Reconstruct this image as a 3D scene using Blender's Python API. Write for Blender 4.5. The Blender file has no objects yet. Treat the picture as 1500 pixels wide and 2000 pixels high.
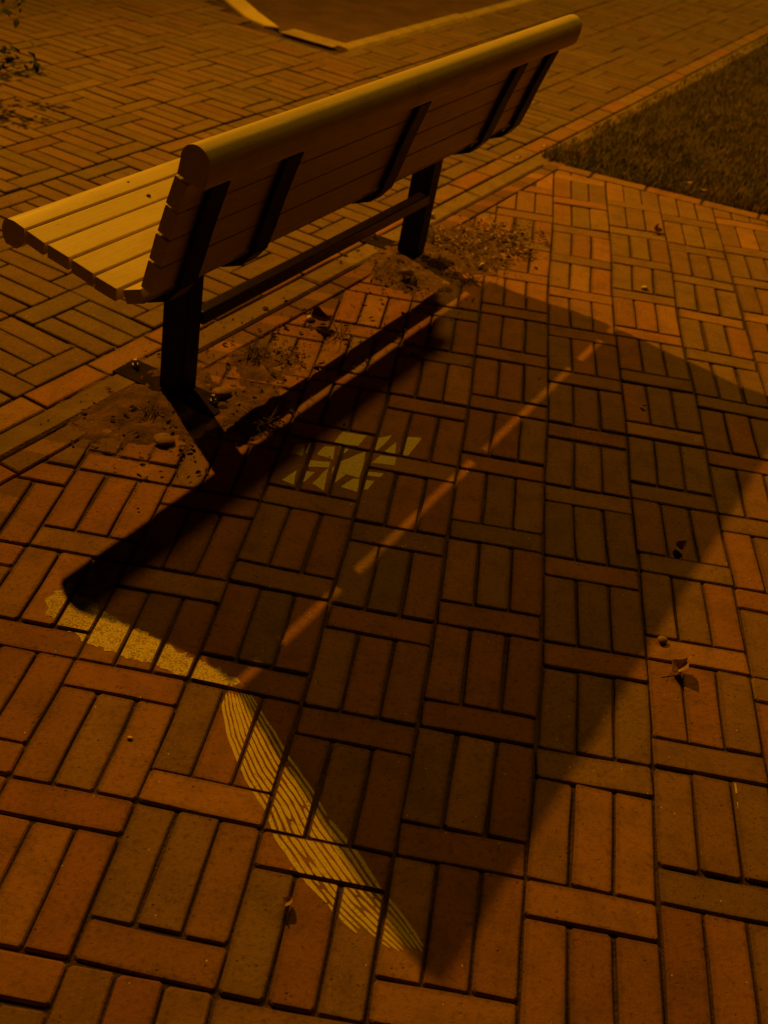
import bpy, bmesh, math, random
from mathutils import Vector, Matrix, noise

# ------------------------------------------------------------------ measured data (metres, world plane)
CAM_POS = [-0.25029, -1.35876, 1.39968]
CAM_ROT = [[0.9828582, -0.179981, 0.0399575], [0.1393108, 0.5830681, -0.8003899], [0.1207571, 0.7922363, 0.5981466]]
FOCAL = 2112.4174778313513
W = 0.0677
O = [-0.9003, 0.84454]
TH = 1.165728012133196
WARP = [[0.0, -0.0677, 0.0057, -0.0027], [0.0, -0.1354, 0.0042, -0.0042], [0.0, -0.3385, -0.0049, 0.0047], [0.0, -0.4062, -0.0054, 0.0085], [0.0, 0.2031, 0.014, -0.0044], [0.0, 0.1354, 0.0167, -0.0008], [0.0, 0.4739, 0.0067, -0.0023], [0.0, 0.4062, 0.008, 0.0035], [0.0, 0.7447, 0.0012, -0.0166], [0.0, 0.677, 0.0025, -0.0102], [0.0, 1.0155, 0.0069, -0.0038], [0.0, 0.9478, 0.0079, 0.0053], [0.0, 1.2863, 0.0019, 0.0018], [0.0, 1.2186, 0.0031, 0.0068], [0.0, 1.5571, -0.003, 0.0089], [0.0, 1.4894, -0.0019, 0.0105], [0.0, 1.8279, -0.0075, 0.0033], [0.0, 1.7602, -0.0067, 0.0106], [0.0, 2.0987, -0.0039, -0.0042], [0.0, 2.031, -0.0047, 0.0031], [0.0, 2.3695, 0.0011, -0.0156], [0.0, 2.3018, 0.0019, -0.0098], [0.0, 2.6403, -0.003, 0.0058], [0.0, 2.5726, -0.002, -0.0016], [0.0, 2.9111, -0.0046, -0.0127], [0.0, 2.8434, -0.0039, -0.0044], [0.2031, -0.0677, 0.006, 0.005], [0.2031, -0.3385, -0.005, 0.0044], [0.2031, 0.2031, 0.0078, 0.0073], [0.2031, 0.4739, 0.0093, 0.0021], [0.2031, 0.7447, 0.0, -0.0049], [0.2031, 1.0155, 0.0004, 0.0036], [0.2031, 1.2863, -0.0025, 0.0132], [0.2031, 1.5571, -0.0108, 0.0141], [0.2031, 1.8279, -0.0121, 0.0083], [0.2031, 2.0987, -0.0024, 0.0109], [0.2031, 2.3695, -0.0019, 0.003], [0.2031, 2.6403, -0.0036, 0.0159], [0.2031, 2.9111, -0.0039, -0.0359], [0.4062, -0.0, 0.0054, 0.0093], [0.4062, -0.0677, 0.0004, 0.0114], [-0.2031, -0.0, 0.0008, -0.0084], [-0.2031, -0.0677, 0.0056, -0.0068], [-0.2031, -0.2708, -0.0035, -0.0038], [-0.2031, -0.3385, -0.0045, -0.0018], [-0.2031, 0.2708, 0.0032, -0.0114], [-0.2031, 0.2031, 0.0018, -0.0093], [-0.2031, 0.5416, 0.0035, -0.0058], [-0.2031, 0.4739, 0.0019, -0.0053], [-0.2031, -0.1354, -0.0047, -0.0086], [-0.2031, -0.4062, -0.0076, -0.0026], [-0.6093, -0.3385, -0.0034, 0.0052], [-0.6093, -0.4062, -0.0092, 0.007], [-0.6093, -0.2708, -0.0006, 0.0049], [-0.6093, -0.0, 0.0031, -0.0065], [-0.6093, -0.0677, -0.0003, 0.002], [-0.6093, 0.2031, -0.0042, 0.0039], [-0.6093, 0.1354, -0.0018, 0.0018], [-0.8124, 0.2031, 0.0127, -0.0057], [-0.8124, 0.1354, 0.0036, -0.0031], [-0.4062, -0.3385, -0.0112, 0.0006], [-0.4062, -0.1354, 0.0009, -0.0125]]
CHALK_BAND = [[-0.9149, 0.0647], [-0.8916, 0.1161], [-0.866, 0.0903], [-0.8021, 0.0572], [-0.7403, 0.0319], [-0.6851, 0.0085], [-0.6167, -0.0159], [-0.5665, -0.0287], [-0.5187, -0.0531], [-0.5505, -0.0715], [-0.611, -0.0673], [-0.6749, -0.0536], [-0.7431, -0.0433], [-0.8063, -0.0232], [-0.8748, 0.0073], [-0.9038, 0.0274]]
HATCH_L = [[-0.5457, -0.0827], [-0.5374, -0.1206], [-0.5116, -0.178], [-0.459, -0.2575], [-0.4129, -0.3125], [-0.3932, -0.3561], [-0.3346, -0.4174], [-0.2813, -0.4571], [-0.2346, -0.4904], [-0.1917, -0.5074]]
HATCH_R = [[-0.4986, -0.0679], [-0.4685, -0.1029], [-0.4341, -0.1448], [-0.4018, -0.1931], [-0.3506, -0.249], [-0.3084, -0.2976], [-0.2671, -0.3363], [-0.2177, -0.4025], [-0.174, -0.4443], [-0.1311, -0.4944]]
CHALK_CELLS = [[[-0.497, 0.7455], [-0.4844, 0.7993], [-0.4253, 0.8025], [-0.4394, 0.7512]], [[-0.409, 0.7346], [-0.4035, 0.796], [-0.3674, 0.8248], [-0.3793, 0.7821], [-0.3989, 0.7352]], [[-0.376, 0.7481], [-0.3546, 0.7958], [-0.3498, 0.7381]], [[-0.3414, 0.7409], [-0.3402, 0.8228], [-0.2967, 0.8346], [-0.3191, 0.7483]], [[-0.5841, 0.6715], [-0.5778, 0.7106], [-0.5588, 0.7169], [-0.556, 0.6678]], [[-0.5518, 0.6822], [-0.5516, 0.7247], [-0.5342, 0.7251], [-0.5459, 0.6815]], [[-0.526, 0.6828], [-0.5135, 0.7239], [-0.4897, 0.7292], [-0.4845, 0.6757]], [[-0.4794, 0.6956], [-0.4782, 0.7383], [-0.4563, 0.7296], [-0.4712, 0.6982]], [[-0.5419, 0.6264], [-0.5379, 0.6557], [-0.4895, 0.6638], [-0.4895, 0.6409]], [[-0.4806, 0.6387], [-0.4651, 0.6795], [-0.4191, 0.7339], [-0.4152, 0.6906], [-0.4161, 0.6245], [-0.4452, 0.6301]], [[-0.4806, 0.6387], [-0.4452, 0.6301], [-0.4741, 0.5718]], [[-0.398, 0.691], [-0.3832, 0.7272], [-0.3443, 0.7294], [-0.3441, 0.6957]], [[-0.5789, 0.5626], [-0.5567, 0.6091], [-0.5517, 0.552]], [[-0.5468, 0.568], [-0.5457, 0.6101], [-0.5152, 0.6125], [-0.5315, 0.568]], [[-0.5124, 0.5693], [-0.4895, 0.6409], [-0.4824, 0.55]], [[-0.4091, 0.6517], [-0.3644, 0.6561], [-0.3691, 0.6396], [-0.4038, 0.6359]], [[-0.45, 0.577], [-0.4291, 0.6179], [-0.4154, 0.6198], [-0.4128, 0.5696]], [[-0.4034, 0.5798], [-0.4039, 0.6185], [-0.3818, 0.6207], [-0.3902, 0.5839]]]
CHALK_SMEAR = [[[0.3417, -0.0686], [0.3497, -0.0678], [0.3498, -0.0888], [0.3423, -0.0928]], [[0.3446, -0.1096], [0.3482, -0.1087], [0.3465, -0.1219], [0.3421, -0.123]]]
TINTS = [[[[-0.5262, -0.4415], [-0.5919, -0.436], [-0.5778, -0.2246], [-0.3915, -0.3809], [-0.2574, -0.5208], [-0.1784, -0.3776], [0.0959, -0.1062], [0.0363, 0.5737], [0.1042, 0.5624], [0.1756, 0.5727], [-0.0559, 0.603], [-0.0329, 0.5028], [0.0319, 0.3091], [0.1082, 0.304], [0.4305, 0.3424], [-0.3489, 0.3061], [-0.3034, 0.3029], [-0.3151, 0.4434], [-0.5068, 0.0934], [0.0417, 0.06], [0.1074, 0.0641], [-0.1166, 0.4724], [0.041, 1.5562], [0.3083, 1.4956], [0.3298, 1.1849], [0.4877, 1.0363], [0.028, 1.3602], [0.4187, 0.8761], [-0.5047, 1.1624], [-0.1916, 1.6373], [0.247, 0.9103], [0.3501, 0.944], [-0.0786, 0.3796]], 3], [[[0.2364, -0.169], [0.3002, -0.1715], [0.3737, -0.1675], [0.3079, -0.0117], [0.2459, 0.0403], [0.3137, 0.0451], [0.3764, 0.0536], [-0.2952, -0.2262], [-0.1744, -0.1798], [0.1061, 0.7135], [0.1726, 0.2957], [0.2401, 0.6356], [0.2985, 0.6476], [0.2527, 0.4249], [-0.1579, 0.3076], [-0.4501, -0.4391], [0.3329, 0.6068], [0.2033, 0.5137], [0.1424, -0.0138]], 2], [[[0.0885, -0.2371], [0.1625, -0.2366], [0.0527, -0.1709], [0.316, 0.3003], [0.2755, 0.3043], [0.4342, 0.6945], [0.0928, -0.3549], [-0.1135, -0.5608], [0.2644, 1.8209], [0.0881, 1.9417], [0.4649, 1.5863], [0.3554, 1.748]], 1], [[[-0.0283, 0.3725], [-0.2897, 0.0651], [-0.092, 0.0908], [-0.3084, -0.0557], [-0.6911, 0.3352], [-0.2236, 0.2418], [0.2745, 0.4312]], 0]]
SPOTS = {"leaf_big": [0.2713, 0.1871], "stone": [0.244, 0.2613], "leaf_red": [0.3016, 0.5697], "twig": [0.2541, 1.1665], "leaf_small": [-0.3517, -0.4626], "leaf_far": [0.3667, 2.4375], "leaf_bench": [-0.646, 1.3216], "foil": [-0.4512, 1.6967], "stone_post": [-0.7952, 0.8555], "stone_left": [-0.8657, 0.6212], "speck_y": [-0.6617, -0.2191], "bud": [0.2991, 1.9303], "leaf_e": [0.5899, 2.9381], "leaf_e2": [0.5345, 2.9989], "leaf_k": [-0.1529, 2.9519], "leaf_k2": [-0.0506, 3.154], "pale_k": [-0.4193, 2.2185], "pale_r": [-0.223, 1.8708], "leaf_l": [-0.7769, 0.8248]}
SHRUB = [1.02, -2.14]


SC = bpy.context.scene
COL = SC.collection
rnd = random.Random(7)

# ------------------------------------------------------------------ camera
cam_d = bpy.data.cameras.new('camera')
cam = bpy.data.objects.new('camera', cam_d)
COL.objects.link(cam)
SC.camera = cam
R3 = Matrix(CAM_ROT)
cam.matrix_world = Matrix.Translation(Vector(CAM_POS)) @ R3.to_4x4()
cam_d.sensor_fit = 'VERTICAL'
cam_d.sensor_height = 36.0
cam_d.lens = 36.0 * FOCAL / 2000.0
cam_d.clip_start = 0.05
cam_d.clip_end = 200.0
cam_d.dof.use_dof = True
cam_d.dof.focus_distance = 2.05
cam_d.dof.aperture_fstop = 5.0

# ------------------------------------------------------------------ frames
DV = Vector((math.cos(TH), math.sin(TH), 0))            # along the bench
NV = Vector((DV.y, -DV.x, 0))                           # away from the seat side
ORG = Vector((O[0], O[1], 0))
TH2 = math.radians(65.9)                                # along the path
D2 = Vector((math.cos(TH2), math.sin(TH2), 0))
N2 = Vector((D2.y, -D2.x, 0))
def B(s, q, z=0.0):
    return ORG + DV * s + NV * q + Vector((0, 0, z))
def F(s, q, z=0.0):
    return ORG + D2 * s + N2 * q + Vector((0, 0, z))

# ------------------------------------------------------------------ world and lamps (night, sodium light)
wd = bpy.data.worlds.new('World'); SC.world = wd; wd.use_nodes = True
bg = wd.node_tree.nodes['Background']
bg.inputs[0].default_value = (1.0, 0.50, 0.10, 1)
bg.inputs[1].default_value = 0.003

def lamp(name, loc, watts, radius, col, kind='POINT'):
    l = bpy.data.lights.new(name, kind); l.energy = watts; l.shadow_soft_size = radius; l.color = col
    o = bpy.data.objects.new(name, l); COL.objects.link(o); o.location = loc
    return o
la = lamp('street_lamp_light', B(2.19, -3.586, 4.026), 880, 0.04, (1.0, 0.392, 0.012), 'SPOT')
la.data.spot_size = math.radians(135); la.data.spot_blend = 1.0
la.rotation_euler = (-(DV * -2.5 + NV * 6 + Vector((0, 0, -3)))).to_track_quat('Z', 'Y').to_euler()
lamp('far_lamp_light', B(6.3, 0.10, 7.2), 1180, 0.22, (1.0, 0.46, 0.015), 'SPOT')
lb = bpy.data.objects['far_lamp_light']; lb.data.spot_size = math.radians(150); lb.data.spot_blend = 1.0
lb.rotation_euler = (-(DV * .16 + Vector((0, 0, -1)))).to_track_quat('Z', 'Y').to_euler()

SC.view_settings.view_transform = 'Standard'
SC.view_settings.look = 'None'
SC.view_settings.exposure = 0.0
SC.view_settings.gamma = 1.0
SC.view_settings.use_curve_mapping = False

# ------------------------------------------------------------------ helpers
def tag(o, label=None, cat=None, group=None, kind=None):
    if label: o['label'] = label
    if cat: o['category'] = cat
    if group: o['group'] = group
    if kind: o['kind'] = kind
    return o
def link(name, me, mat=None, parent=None):
    o = bpy.data.objects.new(name, me); COL.objects.link(o)
    if mat and me is not None and not me.materials: me.materials.append(mat)
    if parent: o.parent = parent
    return o
def mesh(name, V, Fc, smooth=False):
    me = bpy.data.meshes.new(name); me.from_pydata([tuple(v) for v in V], [], Fc); me.validate(); me.update()
    if smooth: me.polygons.foreach_set('use_smooth', [True] * len(me.polygons))
    return me
def empty(name, loc=(0, 0, 0), rz=0.0):
    o = bpy.data.objects.new(name, None); COL.objects.link(o); o.location = loc; o.rotation_euler = (0, 0, rz)
    o.empty_display_size = 0.1
    return o
def fbm(x, y, s, seed=0.0, o=3):
    return noise.fractal(Vector((x * s + seed, y * s - seed, seed * 1.7)), 1.0, 2.0, o)

# ------------------------------------------------------------------ materials
def nodes(m):
    m.use_nodes = True
    nt = m.node_tree
    return nt, nt.nodes, nt.links, nt.nodes['Principled BSDF']
def mixc(N, L, a, b, fac, mode='MIX'):
    n = N.new('ShaderNodeMix'); n.data_type = 'RGBA'; n.blend_type = mode
    for i, v in ((0, fac), (6, a), (7, b)):
        if hasattr(v, 'links'): L.new(v, n.inputs[i])
        else: n.inputs[i].default_value = v if i == 0 else (*v, 1)
    return n.outputs[2]
def ramp(N, L, src, lo, hi, a=0.0, b=1.0):
    n = N.new('ShaderNodeMapRange'); n.clamp = True
    n.inputs[1].default_value = lo; n.inputs[2].default_value = hi; n.inputs[3].default_value = a; n.inputs[4].default_value = b
    L.new(src, n.inputs[0]); return n.outputs[0]
def tex(N, L, co, scale, detail=4, rough=0.6):
    n = N.new('ShaderNodeTexNoise'); n.inputs['Scale'].default_value = scale; n.inputs['Detail'].default_value = detail
    n.inputs['Roughness'].default_value = rough; L.new(co, n.inputs['Vector']); return n.outputs['Fac']
def vor(N, L, co, scale, out='Distance'):
    n = N.new('ShaderNodeTexVoronoi'); n.inputs['Scale'].default_value = scale; L.new(co, n.inputs['Vector']); return n.outputs[out]
def bump(N, L, P, h, strength, dist):
    b = N.new('ShaderNodeBump'); b.inputs['Strength'].default_value = strength; b.inputs['Distance'].default_value = dist
    L.new(h, b.inputs['Height']); L.new(b.outputs[0], P.inputs['Normal']); return b
def math_(N, L, op, a, b):
    n = N.new('ShaderNodeMath'); n.operation = op
    for i, v in ((0, a), (1, b)):
        if hasattr(v, 'links'): L.new(v, n.inputs[i])
        else: n.inputs[i].default_value = v
    return n.outputs[0]

def paver_material(name, from_attr):
    m = bpy.data.materials.new(name); nt, N, L, P = nodes(m)
    g = N.new('ShaderNodeNewGeometry'); co = g.outputs['Position']
    if from_attr:
        a = N.new('ShaderNodeAttribute'); a.attribute_name = 'tint'; base = a.outputs['Color']
    else:
        oi = N.new('ShaderNodeObjectInfo'); base = oi.outputs['Color']
    n1 = tex(N, L, co, 14, 5, 0.6); n2 = tex(N, L, co, 110, 4, 0.7); n3 = tex(N, L, co, 420, 2, 0.6); n4 = tex(N, L, co, 3.2, 4, 0.6)
    c = mixc(N, L, base, (0.085, 0.055, 0.035), ramp(N, L, n1, 0.46, 0.76, 0, 0.50))
    c = mixc(N, L, c, (0.42, 0.30, 0.16), ramp(N, L, n4, 0.52, 0.78, 0, 0.22))
    c = mixc(N, L, c, (0.05, 0.035, 0.02), ramp(N, L, n2, 0.52, 0.72, 0, 0.55))
    c = mixc(N, L, c, (0.50, 0.36, 0.22), ramp(N, L, n3, 0.56, 0.76, 0, 0.5))
    if not from_attr:
        tc = N.new('ShaderNodeTexCoord'); sx = N.new('ShaderNodeSeparateXYZ'); L.new(tc.outputs['Object'], sx.inputs[0])
        ex = math_(N, L, 'DIVIDE', math_(N, L, 'ABSOLUTE', sx.outputs[0], 0.0), 0.0985); ey = math_(N, L, 'SUBTRACT', math_(N, L, 'ABSOLUTE', sx.outputs[1], 0.0), 0.0308 - 0.0985 * 0.0)
        exd = math_(N, L, 'SUBTRACT', math_(N, L, 'ABSOLUTE', sx.outputs[0], 0.0), 0.0985)
        em = math_(N, L, 'MAXIMUM', exd, ey)
        em = math_(N, L, 'ADD', em, math_(N, L, 'MULTIPLY', math_(N, L, 'SUBTRACT', n2, 0.5), 0.010))
        c = mixc(N, L, c, (0.10, 0.062, 0.035), ramp(N, L, em, -0.009, 0.0, 0, 0.55))
    pit = vor(N, L, co, 95)
    rare = tex(N, L, co, 31, 2, 0.5)
    pm = math_(N, L, 'MULTIPLY', ramp(N, L, pit, 0.22, 0.10, 0, 1), ramp(N, L, rare, 0.56, 0.66, 0, 1))
    c = mixc(N, L, c, (0.02, 0.012, 0.008), math_(N, L, 'MULTIPLY', pm, 0.65))
    # quartz grains in the concrete, their glints painted as near-white dots of base colour
    gr = vor(N, L, co, 46); grc = vor(N, L, co, 46, 'Color')
    sep = N.new('ShaderNodeSeparateColor'); L.new(grc, sep.inputs[0])
    gm = math_(N, L, 'MULTIPLY', ramp(N, L, gr, 0.062, 0.040, 0, 1), ramp(N, L, sep.outputs[0], 0.60, 0.64, 0, 1))
    c = mixc(N, L, c, (0.98, 0.92, 0.75), gm)
    L.new(c, P.inputs['Base Color'])
    L.new(ramp(N, L, n2, 0.3, 0.7, 0.78, 0.95), P.inputs['Roughness'])
    P.inputs['Specular IOR Level'].default_value = 0.25
    h = math_(N, L, 'ADD', n2, math_(N, L, 'MULTIPLY', n3, 0.6))
    h = math_(N, L, 'SUBTRACT', h, math_(N, L, 'MULTIPLY', pm, 1.6))
    h = math_(N, L, 'ADD', h, math_(N, L, 'MULTIPLY', n1, 1.0))
    bump(N, L, P, h, 0.55, 0.0022)
    return m
M_PAVER = paver_material('paver', False)
M_PAVER_A = paver_material('paver_field', True)

def soil_material(name, a, b, c2, scale=1.0, bs=0.004):
    m = bpy.data.materials.new(name); nt, N, L, P = nodes(m)
    g = N.new('ShaderNodeNewGeometry'); co = g.outputs['Position']
    n1 = tex(N, L, co, 9 * scale, 5, 0.65); n2 = tex(N, L, co, 70 * scale, 5, 0.7); n3 = vor(N, L, co, 160 * scale)
    c = mixc(N, L, a, b, ramp(N, L, n1, 0.38, 0.62)); c = mixc(N, L, c, c2, ramp(N, L, n2, 0.55, 0.72, 0, 0.8))
    c = mixc(N, L, c, (0.35, 0.28, 0.18), ramp(N, L, n3, 0.18, 0.10, 0, 0.5))
    L.new(c, P.inputs['Base Color']); P.inputs['Roughness'].default_value = 0.95; P.inputs['Specular IOR Level'].default_value = 0.15
    bump(N, L, P, math_(N, L, 'ADD', n2, math_(N, L, 'MULTIPLY', n3, 0.5)), 0.8, bs)
    return m
M_JOINT = soil_material('joint_sand', (0.065, 0.040, 0.021), (0.13, 0.082, 0.040), (0.03, 0.02, 0.012))
M_DIRT = soil_material('loose_sand', (0.26, 0.145, 0.065), (0.13, 0.075, 0.035), (0.06, 0.036, 0.018), 2.2, 0.006)
M_SOIL = soil_material('lawn_soil', (0.07, 0.052, 0.022), (0.10, 0.065, 0.03), (0.045, 0.04, 0.014))
M_ROAD = soil_material('asphalt', (0.17, 0.095, 0.05), (0.12, 0.07, 0.04), (0.08, 0.05, 0.03), 0.6, 0.004)
M_CONC = soil_material('kerb_concrete', (0.31, 0.215, 0.10), (0.23, 0.16, 0.085), (0.15, 0.10, 0.05), 1.6, 0.002)
M_KCONC = soil_material('road_kerb_concrete', (0.50, 0.37, 0.15), (0.38, 0.28, 0.12), (0.22, 0.16, 0.08), 1.2, 0.004)
M_KPAINT = soil_material('kerb_paint', (0.80, 0.62, 0.22), (0.68, 0.52, 0.17), (0.34, 0.24, 0.09), 1.0, 0.0015)

def wood_material():
    m = bpy.data.materials.new('bench_slat_wood'); nt, N, L, P = nodes(m)
    tc = N.new('ShaderNodeTexCoord'); co = tc.outputs['Object']
    mp = N.new('ShaderNodeMapping'); mp.inputs['Scale'].default_value = (0.06, 1.0, 1.0); L.new(co, mp.inputs['Vector'])
    oi = N.new('ShaderNodeObjectInfo')
    ad = N.new('ShaderNodeVectorMath'); ad.operation = 'ADD'; L.new(mp.outputs[0], ad.inputs[0])
    sc = math_(N, L, 'MULTIPLY', oi.outputs['Random'], 7.0)
    cb = N.new('ShaderNodeCombineXYZ'); L.new(sc, cb.inputs[0]); L.new(cb.outputs[0], ad.inputs[1])
    v = ad.outputs[0]
    g1 = tex(N, L, v, 190, 5, 0.65); g2 = tex(N, L, v, 420, 3, 0.6); g3 = tex(N, L, co, 6, 4, 0.6); g4 = tex(N, L, co, 75, 4, 0.7)
    c = mixc(N, L, (0.74, 0.63, 0.27), (0.64, 0.52, 0.21), ramp(N, L, g1, 0.35, 0.65))
    c = mixc(N, L, c, (0.40, 0.28, 0.12), ramp(N, L, g2, 0.55, 0.75, 0, 0.45))
    c = mixc(N, L, c, (0.36, 0.25, 0.12), ramp(N, L, g3, 0.52, 0.75, 0, 0.45))
    c = mixc(N, L, c, (0.16, 0.10, 0.05), ramp(N, L, g4, 0.64, 0.74, 0, 0.5))
    L.new(c, P.inputs['Base Color']); L.new(ramp(N, L, g1, 0.3, 0.7, 0.40, 0.56), P.inputs['Roughness'])
    P.inputs['Specular IOR Level'].default_value = 0.35
    bump(N, L, P, math_(N, L, 'ADD', g4, math_(N, L, 'MULTIPLY', g2, 0.5)), 0.25, 0.0004)
    return m
M_WOOD = wood_material()
def metal_material():
    m = bpy.data.materials.new('black_painted_steel'); nt, N, L, P = nodes(m)
    tc = N.new('ShaderNodeTexCoord'); co = tc.outputs['Object']
    n1 = tex(N, L, co, 18, 4, 0.6); n2 = tex(N, L, co, 120, 3, 0.6)
    c = mixc(N, L, (0.004, 0.004, 0.0045), (0.014, 0.008, 0.005), ramp(N, L, n1, 0.52, 0.72))
    L.new(c, P.inputs['Base Color']); L.new(ramp(N, L, n2, 0.35, 0.65, 0.38, 0.55), P.inputs['Roughness'])
    P.inputs['Specular IOR Level'].default_value = 0.5
    bump(N, L, P, n2, 0.2, 0.0006)
    return m
M_METAL = metal_material()
M_METAL.node_tree.nodes['Principled BSDF'].inputs['Specular IOR Level'].default_value = 0.12
def plain(name, col, rough=0.7, metal=0.0, var=0.5, scale=60, spec=0.4):
    m = bpy.data.materials.new(name); nt, N, L, P = nodes(m)
    tc = N.new('ShaderNodeTexCoord'); co = tc.outputs['Object']
    n1 = tex(N, L, co, scale, 4, 0.6)
    c = mixc(N, L, col, tuple(x * (1 - var) for x in col), ramp(N, L, n1, 0.35, 0.7))
    L.new(c, P.inputs['Base Color']); P.inputs['Roughness'].default_value = rough; P.inputs['Metallic'].default_value = metal
    P.inputs['Specular IOR Level'].default_value = spec
    bump(N, L, P, n1, 0.3, 0.001)
    return m
M_PLATE = plain('rusty_plate', (0.035, 0.020, 0.010), 0.9, 0, 0.6, 40, 0.1)
M_METAL2 = plain('worn_brown_steel', (0.022, 0.012, 0.007), 0.26, 0.0, 0.5, 40, 0.5)
M_BOLT = plain('zinc_bolt', (0.62, 0.58, 0.50), 0.28, 1.0, 0.35, 200)
M_SCREW = plain('dark_screw', (0.03, 0.02, 0.015), 0.6, 0.2)
M_LEAF = plain('dry_leaf', (0.52, 0.33, 0.13), 0.7, 0, 0.5, 90)
M_LEAFR = plain('red_brown_leaf', (0.40, 0.14, 0.06), 0.7, 0, 0.5, 90)
M_LEAFD = plain('litter_leaf', (0.22, 0.12, 0.05), 0.8, 0, 0.7, 60)
M_STONE = plain('pebble', (0.42, 0.30, 0.17), 0.85, 0, 0.4, 60)
M_FRAG = plain('brick_fragment', (0.34, 0.21, 0.11), 0.9, 0, 0.5, 50)
M_PALE = plain('pale_scrap', (0.80, 0.68, 0.48), 0.45, 0, 0.3, 80)
M_SHRUB = plain('shrub_leaf', (0.040, 0.050, 0.018), 0.55, 0, 0.5, 30)
M_TWIG = plain('twig_bark', (0.09, 0.055, 0.03), 0.9, 0, 0.4, 60)

def grass_material():
    m = bpy.data.materials.new('grass_blades'); nt, N, L, P = nodes(m)
    a = N.new('ShaderNodeAttribute'); a.attribute_name = 'tint'
    L.new(a.outputs['Color'], P.inputs['Base Color']); P.inputs['Roughness'].default_value = 0.65; P.inputs['Specular IOR Level'].default_value = 0.2
    return m
M_GRASS = grass_material()
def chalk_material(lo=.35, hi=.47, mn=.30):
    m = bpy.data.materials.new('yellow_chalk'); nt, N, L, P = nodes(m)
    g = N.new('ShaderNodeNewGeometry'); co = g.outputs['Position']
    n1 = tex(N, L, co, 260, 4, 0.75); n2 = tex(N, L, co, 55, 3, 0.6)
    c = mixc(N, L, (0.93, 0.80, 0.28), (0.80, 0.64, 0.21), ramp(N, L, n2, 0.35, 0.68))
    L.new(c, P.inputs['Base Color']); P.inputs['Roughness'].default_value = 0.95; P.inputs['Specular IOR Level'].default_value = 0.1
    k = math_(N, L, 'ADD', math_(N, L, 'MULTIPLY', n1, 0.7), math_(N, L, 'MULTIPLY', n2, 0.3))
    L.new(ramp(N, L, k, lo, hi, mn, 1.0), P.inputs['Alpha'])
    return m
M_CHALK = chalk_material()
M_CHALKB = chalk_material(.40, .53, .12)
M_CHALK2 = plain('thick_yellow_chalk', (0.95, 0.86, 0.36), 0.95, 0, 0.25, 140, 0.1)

# ------------------------------------------------------------------ paver geometry
def clip(poly, px, py, nx, ny):
    """keep the side where (p - P).n <= 0"""
    out = []
    for i, a in enumerate(poly):
        b = poly[(i + 1) % len(poly)]
        da = (a[0] - px) * nx + (a[1] - py) * ny; db = (b[0] - px) * nx + (b[1] - py) * ny
        if da <= 0: out.append(a)
        if (da < 0 < db) or (db < 0 < da):
            t = da / (da - db); out.append((a[0] + (b[0] - a[0]) * t, a[1] + (b[1] - a[1]) * t))
    return out
def area(p): return 0.5 * sum(p[i][0] * p[(i + 1) % len(p)][1] - p[(i + 1) % len(p)][0] * p[i][1] for i in range(len(p)))
def inset(poly, dd):
    n = len(poly); res = []
    for i in range(n):
        p0 = Vector(poly[i - 1]); p1 = Vector(poly[i]); p2 = Vector(poly[(i + 1) % n])
        e1 = (p1 - p0); e2 = (p2 - p1)
        if e1.length < 1e-6 or e2.length < 1e-6: res.append(tuple(p1)); continue
        e1.normalize(); e2.normalize()
        n1 = Vector((-e1.y, e1.x)); n2 = Vector((-e2.y, e2.x))
        k = n1 + n2
        if k.length < 1e-6: res.append(tuple(p1)); continue
        k = k / max(0.35, (k.length_squared / 2))
        res.append(tuple(p1 + k * dd))
    return res
def paver_verts(poly, top=0.0, ch=0.0028, depth=0.03):
    """rounded block from a CCW outline: skirt, shoulder, top"""
    n = len(poly)
    ins = inset(poly, ch)
    V = [(x, y, top - depth) for x, y in poly] + [(x, y, top - ch * 0.9) for x, y in poly] + [(x, y, top) for x, y in ins]
    Fc = []
    for k in (0, 1):
        for i in range(n):
            j = (i + 1) % n
            Fc.append((k * n + i, k * n + j, (k + 1) * n + j, (k + 1) * n + i))
    Fc.append(tuple(range(2 * n, 3 * n)))
    return V, Fc
def outline(lx, ly, rr, worn=0.0012, r=0.006):
    """worn rectangle outline, 12 points, CCW, centred"""
    hx, hy = lx / 2, ly / 2
    pts = []
    def j(): return rr.uniform(-worn, worn)
    pts += [(-hx + r + j(), -hy), (0 + j() * 3, -hy + j()), (hx - r + j(), -hy), (hx, -hy + r + j())]
    pts += [(hx, hy - r + j()), (hx - r + j(), hy), (0 + j() * 3, hy + j()), (-hx + r + j(), hy), (-hx, hy - r + j()), (-hx, -hy + r + j())]
    return pts
VARS = []
for k in range(8):
    rr = random.Random(100 + k)
    V, Fc = paver_verts(outline(0.197, 0.0615, rr, 0.0017, 0.0025 + 0.0025 * rr.random()), 0.0, 0.0018 + 0.0012 * rr.random())
    me = mesh('paver_block', V, Fc); me.materials.append(M_PAVER); VARS.append(me)

TCOL = [(0.37, 0.166, 0.066), (0.45, 0.228, 0.085), (0.33, 0.177, 0.078), (0.30, 0.174, 0.076)]
def jit(c, rr, a=0.12):
    k = 1 + rr.uniform(-a, a); return (c[0] * k, c[1] * k * (1 + rr.uniform(-.06, .06)), c[2] * k, 1.0)

def warp(x, y):
    sw = 0.06; dx = dy = 0.0
    for a, b, u, v in WARP:
        wgt = math.exp(-((a - x) ** 2 + (b - y) ** 2) / (2 * 0.13 ** 2)); sw += wgt; dx += wgt * u; dy += wgt * v
    return x + dx / sw, y + dy / sw

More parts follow.
